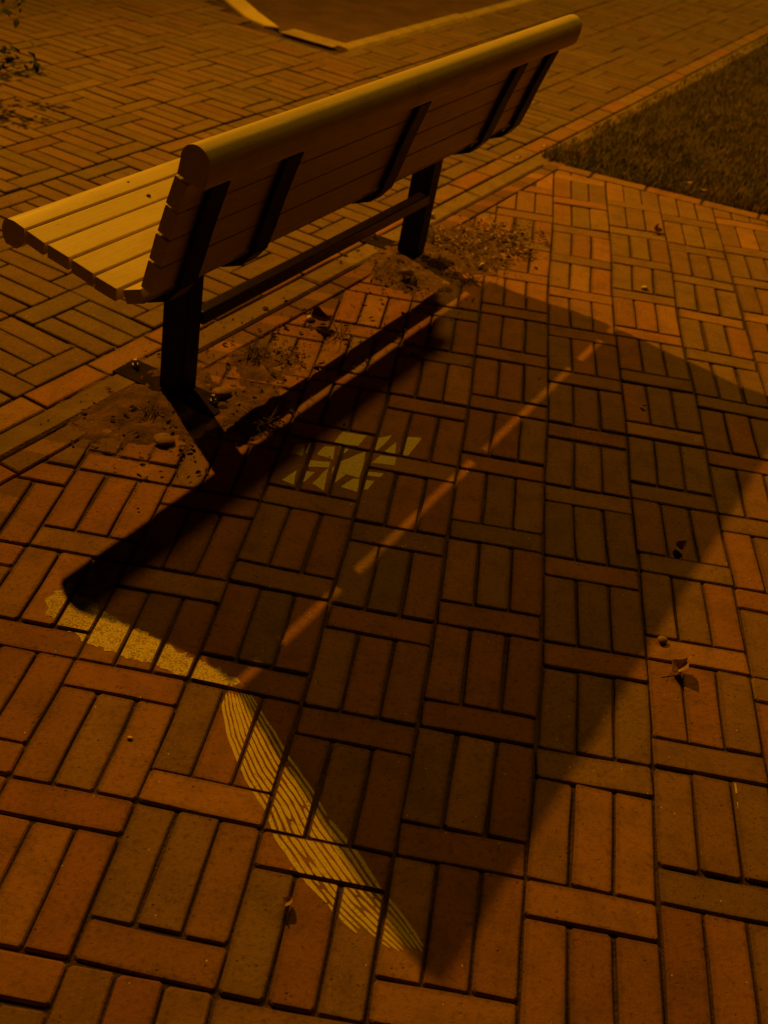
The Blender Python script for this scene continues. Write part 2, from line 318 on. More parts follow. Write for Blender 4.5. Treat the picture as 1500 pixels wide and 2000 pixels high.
# camera test, only used to choose which pavers show largest
RT = R3.transposed(); CP = Vector(CAM_POS)
def view(x, y, z=0.0):
    c = RT @ (Vector((x, y, z)) - CP)
    if c.z > -0.1: return None
    return 750 + FOCAL * c.x / -c.z, 1000 - FOCAL * c.y / -c.z, -c.z
def infront(x, y, m=60):
    v = view(x, y); return v is not None and -m < v[0] < 1500 + m and -m < v[1] < 2000 + m

CH_B = [tuple(p) for p in CHALK_BAND] + [tuple(p) for p in HATCH_L + HATCH_R] + [tuple(p) for c in CHALK_CELLS for p in c]
def chalked(x, y): return any(abs(a - x) < .13 and abs(b - y) < .13 for a, b in CH_B)
def build_field(parent, items, rr, limit=300, stuff_name='brick_field'):
    """items: dict(c=(x,y), ang, lx, ly, col, poly=None (world CCW outline when cut))"""
    vis = []; rest = []
    for it in items:
        v = view(*it['c'])
        if v and infront(*it['c'], 25): it['d'] = v[2]; vis.append(it)
        else: rest.append(it)
    vis.sort(key=lambda i: i['d']); rest += vis[limit:]; vis = vis[:limit]
    for it in vis:
        x, y = it['c']
        if it.get('poly'):
            V, Fc = paver_verts([(a - x, b - y) for a, b in it['poly']])
            me = mesh('cut_paver', V, Fc); me.materials.append(M_PAVER); o = link('brick', me, None, parent)
            o.location = (x, y, rr.uniform(-0.0012, 0.0006))
        else:
            me = VARS[rr.randrange(8)]; o = link('brick', me, None, parent)
            o.location = (x, y, rr.uniform(-0.0016, 0.001))
            o.rotation_euler = (rr.gauss(0, 0.010) if not chalked(x, y) else 0, rr.gauss(0, 0.004) if not chalked(x, y) else 0, it['ang'] + rr.gauss(0, 0.006) + (math.pi if rr.random() < .5 else 0))
            o.scale = (it['lx'] / 0.197, it['ly'] / 0.0615, 1)
        it['z'] = o.location[2]
        o.color = it['col']
    V = []; Fc = []; cols = []
    for it in rest:
        if it.get('poly'): v, f_ = paver_verts(it['poly'])
        else:
            v, f_ = paver_verts(outline(it['lx'], it['ly'], rr, 0.001, 0.005))
            ca, sa = math.cos(it['ang']), math.sin(it['ang']); tx = rr.gauss(0, 0.008); dz = rr.uniform(-0.0015, 0.001)
            v = [(it['c'][0] + a * ca - b * sa, it['c'][1] + a * sa + b * ca, z + b * tx + dz) for a, b, z in v]
        o0 = len(V); V += v; Fc += [tuple(i + o0 for i in f) for f in f_]; cols += [it['col']] * len(v)
    if V:
        me = mesh(stuff_name, V, Fc); me.materials.append(M_PAVER_A)
        at = me.attributes.new('tint', 'FLOAT_COLOR', 'POINT')
        if len(me.vertices) == len(cols): at.data.foreach_set('color', [c for q in cols for c in q])
        o = link(stuff_name, me, None, parent); o['kind'] = 'stuff'
    return vis

def sheet(name, pts, z, mat):
    return link(name, mesh(name, [(p[0], p[1], z) for p in pts], [tuple(range(len(pts)))]), mat)

# ------------------------------------------------------------------ ground sheets
gnd = sheet('ground', [(-70, -60), (70, -60), (70, 80), (-70, 80)], -0.14, M_SOIL); tag(gnd, kind='structure')

# borders in path frame:  line A q=-0.252 | row of pavers | -0.165 | long kerb stones | -0.088 | row of pavers | Q3(s) | plaza
QA, QB, QC = -0.252, -0.166, -0.088
def q3(s): return 0.040 - 0.037 * s if s < 2 else -0.034
# line where plaza meets the edging: from F(-2, .115) to F(2.3, -.034)
E0 = F(-2.5, -0.019); E1 = F(2.35, -0.026); ed = (E1 - E0).normalized(); en = Vector((-ed.y, ed.x, 0))  # en points to the path
if en.dot(N2) > 0: en = -en
# line where plaza meets the lawn
G0 = B(2.285, -0.02); G1 = B(2.435, 0.86); gd = (G1 - G0).normalized(); gn = Vector((-gd.y, gd.x, 0))
if gn.dot(DV) < 0: gn = -gn

# --- plaza
bed_pts = [E0 - ed * 1.0, E0 + ed * 4.87, G0, G1 + gd * 1.2, B(1.0, 3.4), B(-3.2, 3.4), B(-3.6, 0.5)]
E_end = E0 + ed * ((G0 - E0).dot(ed) + 0.02)
bed_pts = [E0 - ed * 1.0, E_end, G0 + gn * .07, G1 + gd * 1.2 + gn * .07, B(1.0, 3.4), B(-3.2, 3.4), B(-3.6, 0.5)]
plaza = sheet('brick_plaza', bed_pts, -0.0062, M_JOINT); tag(plaza, kind='structure')
rr = random.Random(3)
items = []
for cv in range(-12, 12):
    off = 1 if cv % 2 == 0 else 0
    # columns: v boundary cv*3 .. cv*3+3 ; column starting at v=0 (cv 0) has its sailor on [4k+1, 4k+2]
    for k in range(-13, 5):
        u0 = 4 * k + off
        cells = [((cv * 3 + 1.5) * W, -(u0 + .5) * W, 0.0)] + [((cv * 3 + .5 + i) * W, -(u0 + 2.5) * W, math.pi / 2) for i in range(3)]
        for x, y, a in cells:
            X_, Y_ = warp(x, y)
            # local direction from the warp
            ux, uy = (warp(x + .05, y) if a == 0 else warp(x, y + .05)); ang = math.atan2(uy - Y_, ux - X_)
            items.append(dict(c=(X_ + rr.gauss(0, .0006), Y_ + rr.gauss(0, .0006)), ang=ang, lx=3 * W - 0.0048 - rr.random() * .0016, ly=W - 0.0044 - rr.random() * .0022))
keep = []
for it in items:
    x, y = it['c']
    if not infront(x, y, 420) : continue
    ca, sa = math.cos(it['ang']), math.sin(it['ang']); hx, hy = it['lx'] / 2, it['ly'] / 2
    poly = [(x + a * ca - b * sa, y + a * sa + b * ca) for a, b in ((-hx, -hy), (hx, -hy), (hx, hy), (-hx, hy))]
    A0 = area(poly)
    P2 = clip(poly, E0.x - en.x * 0.003, E0.y - en.y * 0.003, en.x, en.y)
    if len(P2) > 2: P2 = clip(P2, G0.x - gn.x * 0.004, G0.y - gn.y * 0.004, gn.x, gn.y)
    if len(P2) < 3 or area(P2) < 0.0006: continue
    if area(P2) < A0 * 0.985:
        # drop near-duplicate points, then use the cut outline
        Q = [p for i, p in enumerate(P2) if math.hypot(p[0] - P2[i - 1][0], p[1] - P2[i - 1][1]) > 0.004]
        if len(Q) < 3: continue
        it['poly'] = Q; it['c'] = (sum(p[0] for p in Q) / len(Q), sum(p[1] for p in Q) / len(Q))
    it['outline'] = it.get('poly') or poly
    keep.append(it)
def plaza_tint(x, y):
    best = None
    for pts_, cls in TINTS:
        for a, b in pts_:
            dd = math.hypot(a - x, b - y)
            if dd < 0.055 and (best is None or dd < best[0]): best = (dd, cls)
    if best: return best[1]
    g = fbm(x, y, 2.2, 4.0) * 0.35
    far = max(0, min(1, (y - 1.2) / 1.0)) * max(0, min(1, (x + 0.1) / 0.5))
    mid = max(0, min(1, (x + 0.05) / 0.35))
    r = rr.random() + g
    po = 0.03 + 0.45 * far + 0.20 * mid
    if r < po: return 3
    if r < po + 0.24: return 2
    if r > 0.93: return 1
    return 0 if far < .5 else (1 if rr.random() < .5 else 2)
for it in keep: it['col'] = jit(TCOL[plaza_tint(*it['c'])], rr)
PLAZA_VIS = build_field(plaza, keep, rr)
PLAZA_ALL = keep

# --- edging along the path: two rows of pavers with a row of long kerb stones between them
edging = sheet('path_edging', [F(-2.5, QA + .003), F(9.5, QA + .003), F(9.5, QC + .02), E_end + Vector((0, 0, 0)), E0 - ed * 0.6], -0.0105, M_JOINT)
tag(edging, kind='structure')
items = []; s = -1.9
while s < 9.0:
    L = 0.205; c = F(s + L / 2, (QA + QB) / 2)
    items.append(dict(c=(c.x, c.y), ang=TH2, lx=L - .006, ly=(QB - QA) - .008, col=jit(TCOL[rr.choice([2, 2, 3, 0])], rr))); s += L
s = -1.95
while s < 2.6:
    L = 0.21; qa = QC; t = s + L / 2
    p0 = F(s + .003, QC + .004); p1 = F(s + L - .003, QC + .004)
    # outer end rides on the plaza line
    def on(sv):
        base = F(sv, 0); k = ((E0 - base).dot(en)) / N2.dot(en); return base + N2 * (k - .004)
    p2 = on(s + L - .003); p3 = on(s + .003)
    if (p2 - p1).dot(N2) > 0.02:
        poly = [(p.x, p.y) for p in (p0, p1, p2, p3)]
        if area(poly) < 0: poly.reverse()
        c = (p0 + p1 + p2 + p3) / 4
        items.append(dict(c=(c.x, c.y), ang=TH2, lx=L, ly=.07, poly=poly, col=jit(TCOL[rr.choice([0, 0, 1, 2])], rr)))
    s += L
build_field(edging, items, rr, 300, 'brick_row')
s = -1.72; i = 0
while s < 9.0:
    L = [0.62, 0.41, 0.83, 0.60][i % 4]; i += 1
    p = [F(s + .004, QB + .004), F(s + L - .004, QB + .004), F(s + L - .004, QC - .004), F(s + .004, QC - .004)]
    poly = [(a.x, a.y) for a in p]
    if area(poly) < 0: poly.reverse()
    c = F(s + L / 2, (QB + QC) / 2)
    V, Fc = paver_verts([(a - c.x, b - c.y) for a, b in poly], 0, 0.006, 0.05)
    o = link('kerb_stone', mesh('kerb_stone', V, Fc), M_CONC, edging); o.location = (c.x, c.y, rr.uniform(0.001, 0.004)); s += L

# --- path
KQ, KS = -1.53, 2.95          # corner of the road kerb in path coordinates
K2 = Vector((0.242, -0.458)).normalized()     # (s,q) direction of the second kerb arm
def inroad(s, q):             # inside road area?
    if q > KQ - 0.0: return False
    # second arm line from (KS,KQ)
    ss = KS + max(0, (KQ - 0.35 - q)) * 0.52
    return s > ss
path = link('footpath', mesh('footpath', [(*F(a, b)[:2], -0.0095) for a, b in ((-2.5, QA), (9.5, QA), (9.5, KQ), (KS, KQ), (KS, KQ - .35), (KS + 2.0, KQ - 4.2), (-2.5, KQ - 4.2))], [tuple(range(7))]), M_JOINT)
tag(path, kind='structure')
WS, WQ = 0.0685, 0.0765
items = []
TP = [(0.215, 0.130, 0.055), (0.208, 0.131, 0.055), (0.195, 0.130, 0.055), (0.222, 0.126, 0.05)]
for row in range(0, 18):
    qh = QA - row * 4 * WQ - (0.008 if row > 2 else 0) ; ql = qh - 4 * WQ
    for k in range(-9, 46):
        s0_ = -0.212 + k * 3 * WS
        if k % 2 == 0: qs = qh - .5 * WQ; qso = qh - 2.5 * WQ     # sailor next to the edging side
        else: qs = ql + .5 * WQ; qso = ql + 2.5 * WQ
        for sc_, qc_, a, lx, ly in [(s0_ + 1.5 * WS, qs, TH2, 3 * WS, WQ)] + [(s0_ + (i + .5) * WS, qso, TH2 + math.pi / 2, 3 * WQ, WS) for i in range(3)]:
            if inroad(sc_ - .0, qc_) or (qc_ < KQ + .04 and sc_ > KS - .1 and inroad(sc_ + .1, qc_ - .03)): continue
            c = F(sc_ + rr.gauss(0, .0015), qc_ + rr.gauss(0, .0015))
            if not infront(c.x, c.y, 500): continue
            g = fbm(c.x, c.y, 1.4, 9.0)
            items.append(dict(c=(c.x, c.y), ang=a, lx=lx - .0055, ly=ly - .0055, col=jit(TP[min(3, max(0, int(rr.random() * 4 + g)))], rr)))
PATH_VIS = build_field(path, items, rr)

# --- road beyond the kerb corner
road = link('road', mesh('road', [(*F(a, b)[:2], -0.02) for a, b in ((KS + .05, KQ - .05), (14, KQ - .05), (14, -9), (KS + 4.2, -9), (KS + .05, KQ - .4))], [tuple(range(5))]), M_ROAD)
tag(road, kind='structure')
def kerb(name, pts, wid, z0, z1, mat, label, group=None):
    """raised kerb along a polyline of (s,q) with given width, softly rounded"""
    prof = [(0, z0), (0, z1 - .012), (.008, z1 - .003), (.02, z1), (wid - .03, z1), (wid - .012, z1 - .004), (wid, z1 - .018), (wid, z0)]
    V = []; Fc = []; n = len(prof)
    P = [Vector(p) for p in pts]
    for i, p in enumerate(P):
        a = (P[i] - P[i - 1]).normalized() if i else None; b = (P[i + 1] - P[i]).normalized() if i + 1 < len(P) else None
        t = ((a or b) + (b or a)).normalized(); nn = Vector((t.y, -t.x))
        sc_ = 1 / max(.5, (nn.dot(Vector(((a or b).y, -(a or b).x)))))
        for d_, z in prof:
            q = p + nn * d_ * sc_; w3 = F(q.x, q.y); V.append((w3.x, w3.y, z))
        if i:
            for k in range(n - 1):
                o0 = (i - 1) * n + k; Fc.append((o0, o0 + 1, o0 + n + 1, o0 + n))
    Fc.append(tuple(range(n))); Fc.append(tuple(range(len(V) - 1, len(V) - n - 1, -1)))
    o = link(name, mesh(name, V, Fc), mat); bm = bmesh.new(); bm.from_mesh(o.data); bmesh.ops.recalc_face_normals(bm, faces=bm.faces); bm.to_mesh(o.data); bm.free()
    tag(o, label, 'kerb', group, None); return o
cs = [(KS + 1.22 * i, KQ) for i in range(0, 7)]
kk = empty('road_kerb', F(KS, KQ)); tag(kk, 'long low concrete kerb with a dark gap beside the brick path, top of the photo', 'kerb')
kk2 = empty('road_kerb', F(KS, KQ - .4)); tag(kk2, 'bright yellowish kerb running off the top edge left of the road corner', 'kerb')
def kpart(parent, pts, mat, wid, z1):
    o = kerb('kerb_stone', pts, wid, -0.05, z1, mat, None); del_keys(o); o.parent = parent; o.matrix_parent_inverse = Matrix.Translation(-Vector(parent.location)); return o
def del_keys(o):
    for k in ('category', 'label'):
        if k in o: del o[k]
for i in range(6):
    a, b = cs[i], cs[i + 1]; y0 = 0.006 * math.sin(i * 2.1)
    pts = [(a[0] + .006, a[1] + y0 - .02), (b[0] - .006, b[1] + y0 * .4 - .02)]
    kpart(kk, pts[::-1], M_KCONC, .085, 0.014 + 0.004 * math.cos(i * 3.3))
kpart(kk, [(KS + .004, KQ - .02), (KS - .002, KQ - .16), (KS - .004, KQ - .33)], M_KCONC, -.07, 0.009)
kpoly = [(-1.430, 4.372), (-1.5817, 4.596), (-1.7313, 4.8452), (-2.03, 5.34), (-2.15, 5.27), (-1.8253, 4.771), (-1.6259, 4.4648), (-1.5057, 4.3639)]
if area(kpoly) < 0: kpoly.reverse()
V, Fc = paver_verts([(a - kk2.location.x, b - kk2.location.y) for a, b in kpoly], 0.010, 0.006, 0.05)
link('kerb_stone', mesh('kerb_stone', V, Fc), M_KPAINT, kk2)

# --- lawn
lawn_pts = [G0 + gn * .072, F(2.36, QC - .05), F(9.5, QC - .05), F(9.5, 6), G1 + gd * 5 + gn * .072]
lawn = sheet('lawn', lawn_pts, -0.004, M_SOIL); tag(lawn, kind='structure')
# brick edging between plaza and lawn
ledge = sheet('lawn_edging', [G0 - gd * .05, G1 + gd * 1.2, G1 + gd * 1.2 + gn * .075, G0 + gn * .075 - gd * .12], -0.0075, M_JOINT); tag(ledge, kind='structure')
items = []; t = -0.06
while t < 1.9:
    c = G0 + gd * (t + .11) + gn * .036
    items.append(dict(c=(c.x, c.y), ang=math.atan2(gd.y, gd.x), lx=.212, ly=.062, col=jit(TCOL[rr.choice([0, 0, 2])], rr))); t += .22
build_field(ledge, items, rr, 300, 'brick_row')

def in_poly(x, y, poly):
    c = False; n = len(poly)
    for i in range(n):
        x1, y1 = poly[i][0], poly[i][1]; x2, y2 = poly[i - 1][0], poly[i - 1][1]
        if (y1 > y) != (y2 > y) and x < (x2 - x1) * (y - y1) / (y2 - y1) + x1: c = not c
    return c
V = []; Fc = []; cols = []; rg = random.Random(11); n = 0
while n < 62000:
    s = 2.3 + rg.random() ** 1.6 * 4.6; q = QC - .06 + rg.random() * 3.2
    p = F(s, q)
    if not in_poly(p.x, p.y, lawn_pts) or not infront(p.x, p.y, 90): 
        n += 0.25; continue
    dens = fbm(p.x, p.y, 5.0, 2.0) + .35 + 0.3 * fbm(p.x, p.y, 22.0, 6.0)
    if rg.random() > max(0.12, min(1, .55 + dens)): n += .3; continue
    n += 1
    h = rg.uniform(.008, .026) * (1 + .7 * max(0, dens)); wd_ = rg.uniform(.0012, .0024); a = rg.random() * 6.283; ln_ = rg.uniform(.1, 1.0) * h; la = rg.random() * 6.283
    dx, dy = math.cos(a) * wd_, math.sin(a) * wd_; lx_, ly_ = math.cos(la) * ln_, math.sin(la) * ln_
    o0 = len(V); z0 = -0.004
    V += [(p.x - dx, p.y - dy, z0), (p.x + dx, p.y + dy, z0), (p.x + lx_ * .4 + dx * .7, p.y + ly_ * .4 + dy * .7, z0 + h * .6), (p.x + lx_ * .4 - dx * .7, p.y + ly_ * .4 - dy * .7, z0 + h * .6), (p.x + lx_, p.y + ly_, z0 + h)]
    Fc += [(o0, o0 + 1, o0 + 2, o0 + 3), (o0 + 3, o0 + 2, o0 + 4)]
    r = rg.random() + .35 * fbm(p.x, p.y, 3.0, 8.0); c = (0.20, 0.19, 0.05) if r < .62 else ((0.30, 0.21, 0.07) if r < .88 else (0.36, 0.245, 0.095))
    k = rg.uniform(.75, 1.2); cols += [(c[0] * k, c[1] * k, c[2] * k, 1)] * 5
me = bpy.data.meshes.new('grass'); me.from_pydata(V, [], Fc); me.materials.append(M_GRASS)
at = me.attributes.new('tint', 'FLOAT_COLOR', 'POINT'); at.data.foreach_set('color', [c for q in cols for c in q])
gr = link('grass', me); tag(gr, 'short dark patchy grass beside the brick path', 'grass', kind='stuff')

# ------------------------------------------------------------------ the bench
bench = empty('park_bench', ORG, TH)
tag(bench, 'slatted yellow wooden park bench on two black steel posts, seen from behind', 'bench')
def box_local(name, pts8, mat, parent, bevel=0.0, seg=2):
    Fc = [(0, 3, 2, 1), (4, 5, 6, 7), (0, 1, 5, 4), (1, 2, 6, 5), (2, 3, 7, 6), (3, 0, 4, 7)]
    me = mesh(name, pts8, Fc)
    bm = bmesh.new(); bm.from_mesh(me); bmesh.ops.recalc_face_normals(bm, faces=bm.faces)
    if bevel: bmesh.ops.bevel(bm, geom=list(bm.edges), offset=bevel, segments=seg, affect='EDGES', profile=.6)
    bm.to_mesh(me); bm.free()
    return link(name, me, mat, parent)
def box(name, x0, x1, y0, y1, z0, z1, mat, parent, bevel=.002, seg=2):
    return box_local(name, [(x0, y0, z0), (x1, y0, z0), (x1, y1, z0), (x0, y1, z0), (x0, y0, z1), (x1, y0, z1), (x1, y1, z1), (x0, y1, z1)], mat, parent, bevel, seg)
def extrude(name, prof, x0, x1, mat, parent, bevel=.0025, seg=2, cuts=0):
    """profile of (q,z) points extruded along the bench; local y = -q"""
    n = len(prof); V = []; Fc = []
    xs = [x0 + (x1 - x0) * i / (cuts + 1) for i in range(cuts + 2)]
    for x in xs: V += [(x, -q, z) for q, z in prof]
    for k in range(len(xs) - 1):
        for i in range(n): j = (i + 1) % n; Fc.append((k * n + i, k * n + j, (k + 1) * n + j, (k + 1) * n + i))
    Fc.append(tuple(range(n - 1, -1, -1))); Fc.append(tuple((len(xs) - 1) * n + i for i in range(n)))
    me = mesh(name, V, Fc); bm = bmesh.new(); bm.from_mesh(me); bmesh.ops.recalc_face_normals(bm, faces=bm.faces)
    if bevel:
        eds = [e for e in bm.edges if len(e.link_faces) == 2 and e.calc_face_angle(0) > .5]
        bmesh.ops.bevel(bm, geom=eds, offset=bevel, segments=seg, affect='EDGES', profile=.6)
    bm.to_mesh(me); bm.free()
    for p in me.polygons: p.use_smooth = (n > 8 and bevel < .002)
    o = link(name, me, mat, parent)
    try:
        if n > 8 and bevel < .002: me.set_sharp_from_angle(angle=math.radians(34))
    except Exception: pass
    return o
S0, S1 = -0.354, 1.262
def quad(q0, z0, q1, z1, th):
    """slat profile: top/front face from (q0,z0) to (q1,z1), thickness th to the right-hand side below/behind"""
    d = Vector((q1 - q0, z1 - z0)).normalized(); nn = Vector((d.y, -d.x))
    a = Vector((q0, z0)); b = Vector((q1, z1)); return [tuple(a), tuple(b), tuple(b + nn * th), tuple(a + nn * th)]
slats = []
# front slat with rounded nose
nose = [(-0.092, 0.491), (-0.120, 0.498), (-0.136, 0.4975), (-0.148, 0.490), (-0.1545, 0.475), (-0.154, 0.455), (-0.147, 0.442), (-0.118, 0.440), (-0.104, 0.450), (-0.0945, 0.462)]
slats.append(extrude('seat_slat', nose, S0, S1, M_WOOD, bench, 0))
seat_pts = [(-0.0840, 0.4890, -0.0385, 0.4780), (-0.0320, 0.4770, 0.0225, 0.4680), (0.0310, 0.4665, 0.0850, 0.4560), (0.0920, 0.4545, 0.1455, 0.4465)]
for a in seat_pts: slats.append(extrude('seat_slat', quad(*a, .029), S0 + rnd.uniform(-.003, .003), S1 + rnd.uniform(-.003, .003), M_WOOD, bench))
slats.append(extrude('seat_slat', quad(0.1570, 0.4475, 0.2000, 0.4640, .029), S0, S1, M_WOOD, bench))
# back slats, front faces (front faces toward -q)
bk = [(0.2050, 0.4722, 0.2240, 0.5325), (0.2255, 0.5360, 0.2420, 0.5905), (0.2435, 0.5940, 0.2625, 0.6490), (0.2640, 0.6525, 0.2850, 0.7080)]
bslats = [extrude('back_slat', quad(*a, .031), S0 + rnd.uniform(-.003, .003), S1 + rnd.uniform(-.003, .003), M_WOOD, bench) for a in bk]
rail = [(0.2880, 0.7110)] + [(0.3275 - .0325 * math.cos(a) , 0.7385 + .0325 * math.sin(a)) for a in [math.radians(12 * k) for k in range(0, 14)]] + [(0.3560, 0.7250), (0.3490, 0.7020), (0.3440, 0.6965)]
rl = extrude('top_rail', rail, S0, S1, M_WOOD, bench, 0)
# brackets: one flat bar each, under the seat and up behind the back
BR = [-0.275, -0.045, 0.466, 0.990, 1.190]
th_ = .029
under = []
for a in seat_pts: 
    m0 = Vector(quad(*a, th_ + .002)[3]); m1 = Vector(quad(*a, th_ + .002)[2]); under += [m0, m1]
line_in = [(-0.092, 0.452), (-0.0375, 0.4465), (0.030, 0.4365), (0.090, 0.4240), (0.140, 0.4150), (0.172, 0.4185), (0.216, 0.436), (0.241, 0.466), (0.2590, 0.520), (0.2760, 0.577), (0.2960, 0.636), (0.3135, 0.686)]
def bar_profile(line, t):
    L = [Vector(p) for p in line]; out = []
    for i, p in enumerate(L):
        a = (L[i] - L[i - 1]).normalized() if i else None; b = (L[i + 1] - L[i]).normalized() if i + 1 < len(L) else None
        d = ((a or b) + (b or a)).normalized(); out.append(tuple(p + Vector((d.y, -d.x)) * t))
    return [tuple(p) for p in L] + out[::-1]
for b in BR:
    extrude('bracket', bar_profile(line_in, .011), b - .028, b + .028, M_METAL, bench, .0021, 1)
def bolt(parent, loc, r, h, mat, name='screw', axis=(0, 0, 1), sides=8):
    bm = bmesh.new(); bmesh.ops.create_cone(bm, cap_ends=True, segments=sides, radius1=r, radius2=r * .8, depth=h)
    me = bpy.data.meshes.new(name); bm.to_mesh(me); bm.free()
    o = link(name, me, mat, parent); o.location = loc; o.rotation_euler = Vector(axis).to_track_quat('Z', 'Y').to_euler(); return o
for b in BR[1:4]:
    for sl, (q0, z0, q1, z1) in zip(slats, [(-0.145, .498, -0.095, .492)] + seat_pts):
        qm = (q0 + q1) / 2 + .004; zm = (z0 + z1) / 2; bolt(sl, (b + .012, -qm, zm + .0006), .0052, .003, M_SCREW)
# screws seen from behind in the top rail beside each bracket
for b in BR:
    bolt(rl, (b + .02, -0.3445, 0.7005), .004, .003, M_SCREW, 'screw', (0, -1, -.25))
# posts, base plates, stretcher
for i, ps in enumerate((0.0, 1.134)):
    lean = .026
    box_local('post', [(ps - .027, -.034, .010), (ps + .027, -.034, .010), (ps + .027, .036, .010), (ps - .027, .036, .010), (ps - .027, -.034 - lean, .434), (ps + .027, -.034 - lean, .434), (ps + .027, .036 - lean, .434), (ps - .027, .036 - lean, .434)], M_METAL, bench, .004)
    box('seat_arm', ps - .026, ps + .026, -.118, .100, .4085, .4230 if i else .4225, M_METAL, bench, .002)
    pl = box('base_plate', ps - .040, ps + .042, -.138, .172, -.003, .0062, M_PLATE, bench, .0015)
    for yy, dx in ((-.100, .010), (.145, .012)):
        bl = bolt(pl, (ps + dx, yy, .0062 + .010), .0055, .022, M_BOLT, 'anchor_bolt', sides=10)
        bolt(pl, (ps + dx, yy, .0062 + .004), .0100, .0085, M_BOLT, 'nut', sides=6)
st = box_local('stretcher', [(.0275, -.052, .186), (1.1065, -.052, .186), (1.1065, -.017, .186), (.0275, -.017, .186), (.0275, -.052, .220), (1.1065, -.052, .220), (1.1065, -.017, .220), (.0275, -.017, .220)], M_METAL2, bench, .006, 3)

# ------------------------------------------------------------------ chalk on the pavers
def clip_convex(poly, conv, dd=0.0):
    cp = inset(conv, dd) if dd else conv
    out = poly
    n = len(cp)
    for i in range(n):
        a = cp[i]; b = cp[(i + 1) % n]
        if math.hypot(b[0] - a[0], b[1] - a[1]) < 1e-5: continue
        out = clip(out, a[0], a[1], (b[1] - a[1]), -(b[0] - a[0]))
        if len(out) < 3: return []
    return out
def chalk(name, polys, label, z=0.0007, minarea=1.5e-6, mat=None):
    V = []; Fc = []
    for poly in polys:
        if area(poly) < 0: poly = poly[::-1]
        xs = [p[0] for p in poly]; ys = [p[1] for p in poly]; x0, x1, y0, y1 = min(xs) - .12, max(xs) + .12, min(ys) - .12, max(ys) + .12
        for it in PLAZA_ALL:
            if not (x0 < it['c'][0] < x1 and y0 < it['c'][1] < y1): continue
            r = clip_convex(poly, it['outline'], .0024)
            if len(r) < 3 or abs(area(r)) < minarea: continue
            zz = it.get('z', 0.0) + z; o0 = len(V); V += [(a, b, zz) for a, b in r]; Fc.append(tuple(range(o0, o0 + len(r))))
    me = bpy.data.meshes.new(name); me.from_pydata(V, [], Fc)
    bm = bmesh.new(); bm.from_mesh(me); bmesh.ops.triangulate(bm, faces=bm.faces); bm.to_mesh(me); bm.free()
    o = link(name, me, mat or M_CHALK); tag(o, label, 'chalk mark'); return o
rc = random.Random(5)
def rough_edge(poly, amp=.004, step=.012):
    out = []
    for i, a in enumerate(poly):
        b = poly[(i + 1) % len(poly)]; L = math.hypot(b[0] - a[0], b[1] - a[1]); n_ = max(1, int(L / step))
        for k in range(n_): t = k / n_; out.append((a[0] + (b[0] - a[0]) * t + rc.uniform(-amp, amp), a[1] + (b[1] - a[1]) * t + rc.uniform(-amp, amp)))
    return out
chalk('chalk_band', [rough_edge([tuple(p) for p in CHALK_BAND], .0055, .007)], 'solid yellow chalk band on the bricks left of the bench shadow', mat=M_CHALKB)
def sample(line, t):
    n_ = len(line) - 1; x = max(0, min(.9999, t)) * n_; i = int(x); k = x - i
    return Vector((line[i][0] + (line[i + 1][0] - line[i][0]) * k, line[i][1] + (line[i + 1][1] - line[i][1]) * k))
strokes = []; NS = 10
for i in range(NS):
    a = (i + .5) / NS; wv = rc.uniform(.60, .78) / NS; t0 = rc.uniform(0, .02); t1 = 1 - rc.uniform(0, .05) - (.10 if i < 2 else 0)
    t = t0
    while t < t1:
        te = min(t1, t + rc.uniform(.3, .8)); n_ = max(3, int((te - t) * 46)); Lp = []; Rp = []
        for k in range(n_ + 1):
            tt = t + (te - t) * k / n_; l = sample(HATCH_L, tt); r = sample(HATCH_R, tt)
            m = a + .22 / NS * math.sin(tt * 13 + i * .35) + rc.uniform(-.05, .05) / NS; hw = wv * .5 * (1 if 0 < k < n_ else .35) * rc.uniform(.75, 1.2)
            Lp.append(tuple(l.lerp(r, m - hw))); Rp.append(tuple(l.lerp(r, m + hw)))
        strokes.append(Lp + Rp[::-1]); t = te + rc.uniform(.004, .016)
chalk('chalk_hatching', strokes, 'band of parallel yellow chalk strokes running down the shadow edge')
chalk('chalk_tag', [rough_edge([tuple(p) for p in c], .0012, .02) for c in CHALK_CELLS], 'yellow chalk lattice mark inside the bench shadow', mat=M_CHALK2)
chalk('chalk_smear', [[tuple(p) for p in c] for c in CHALK_SMEAR], 'two small yellow chalk smears near the right edge', minarea=1e-8)

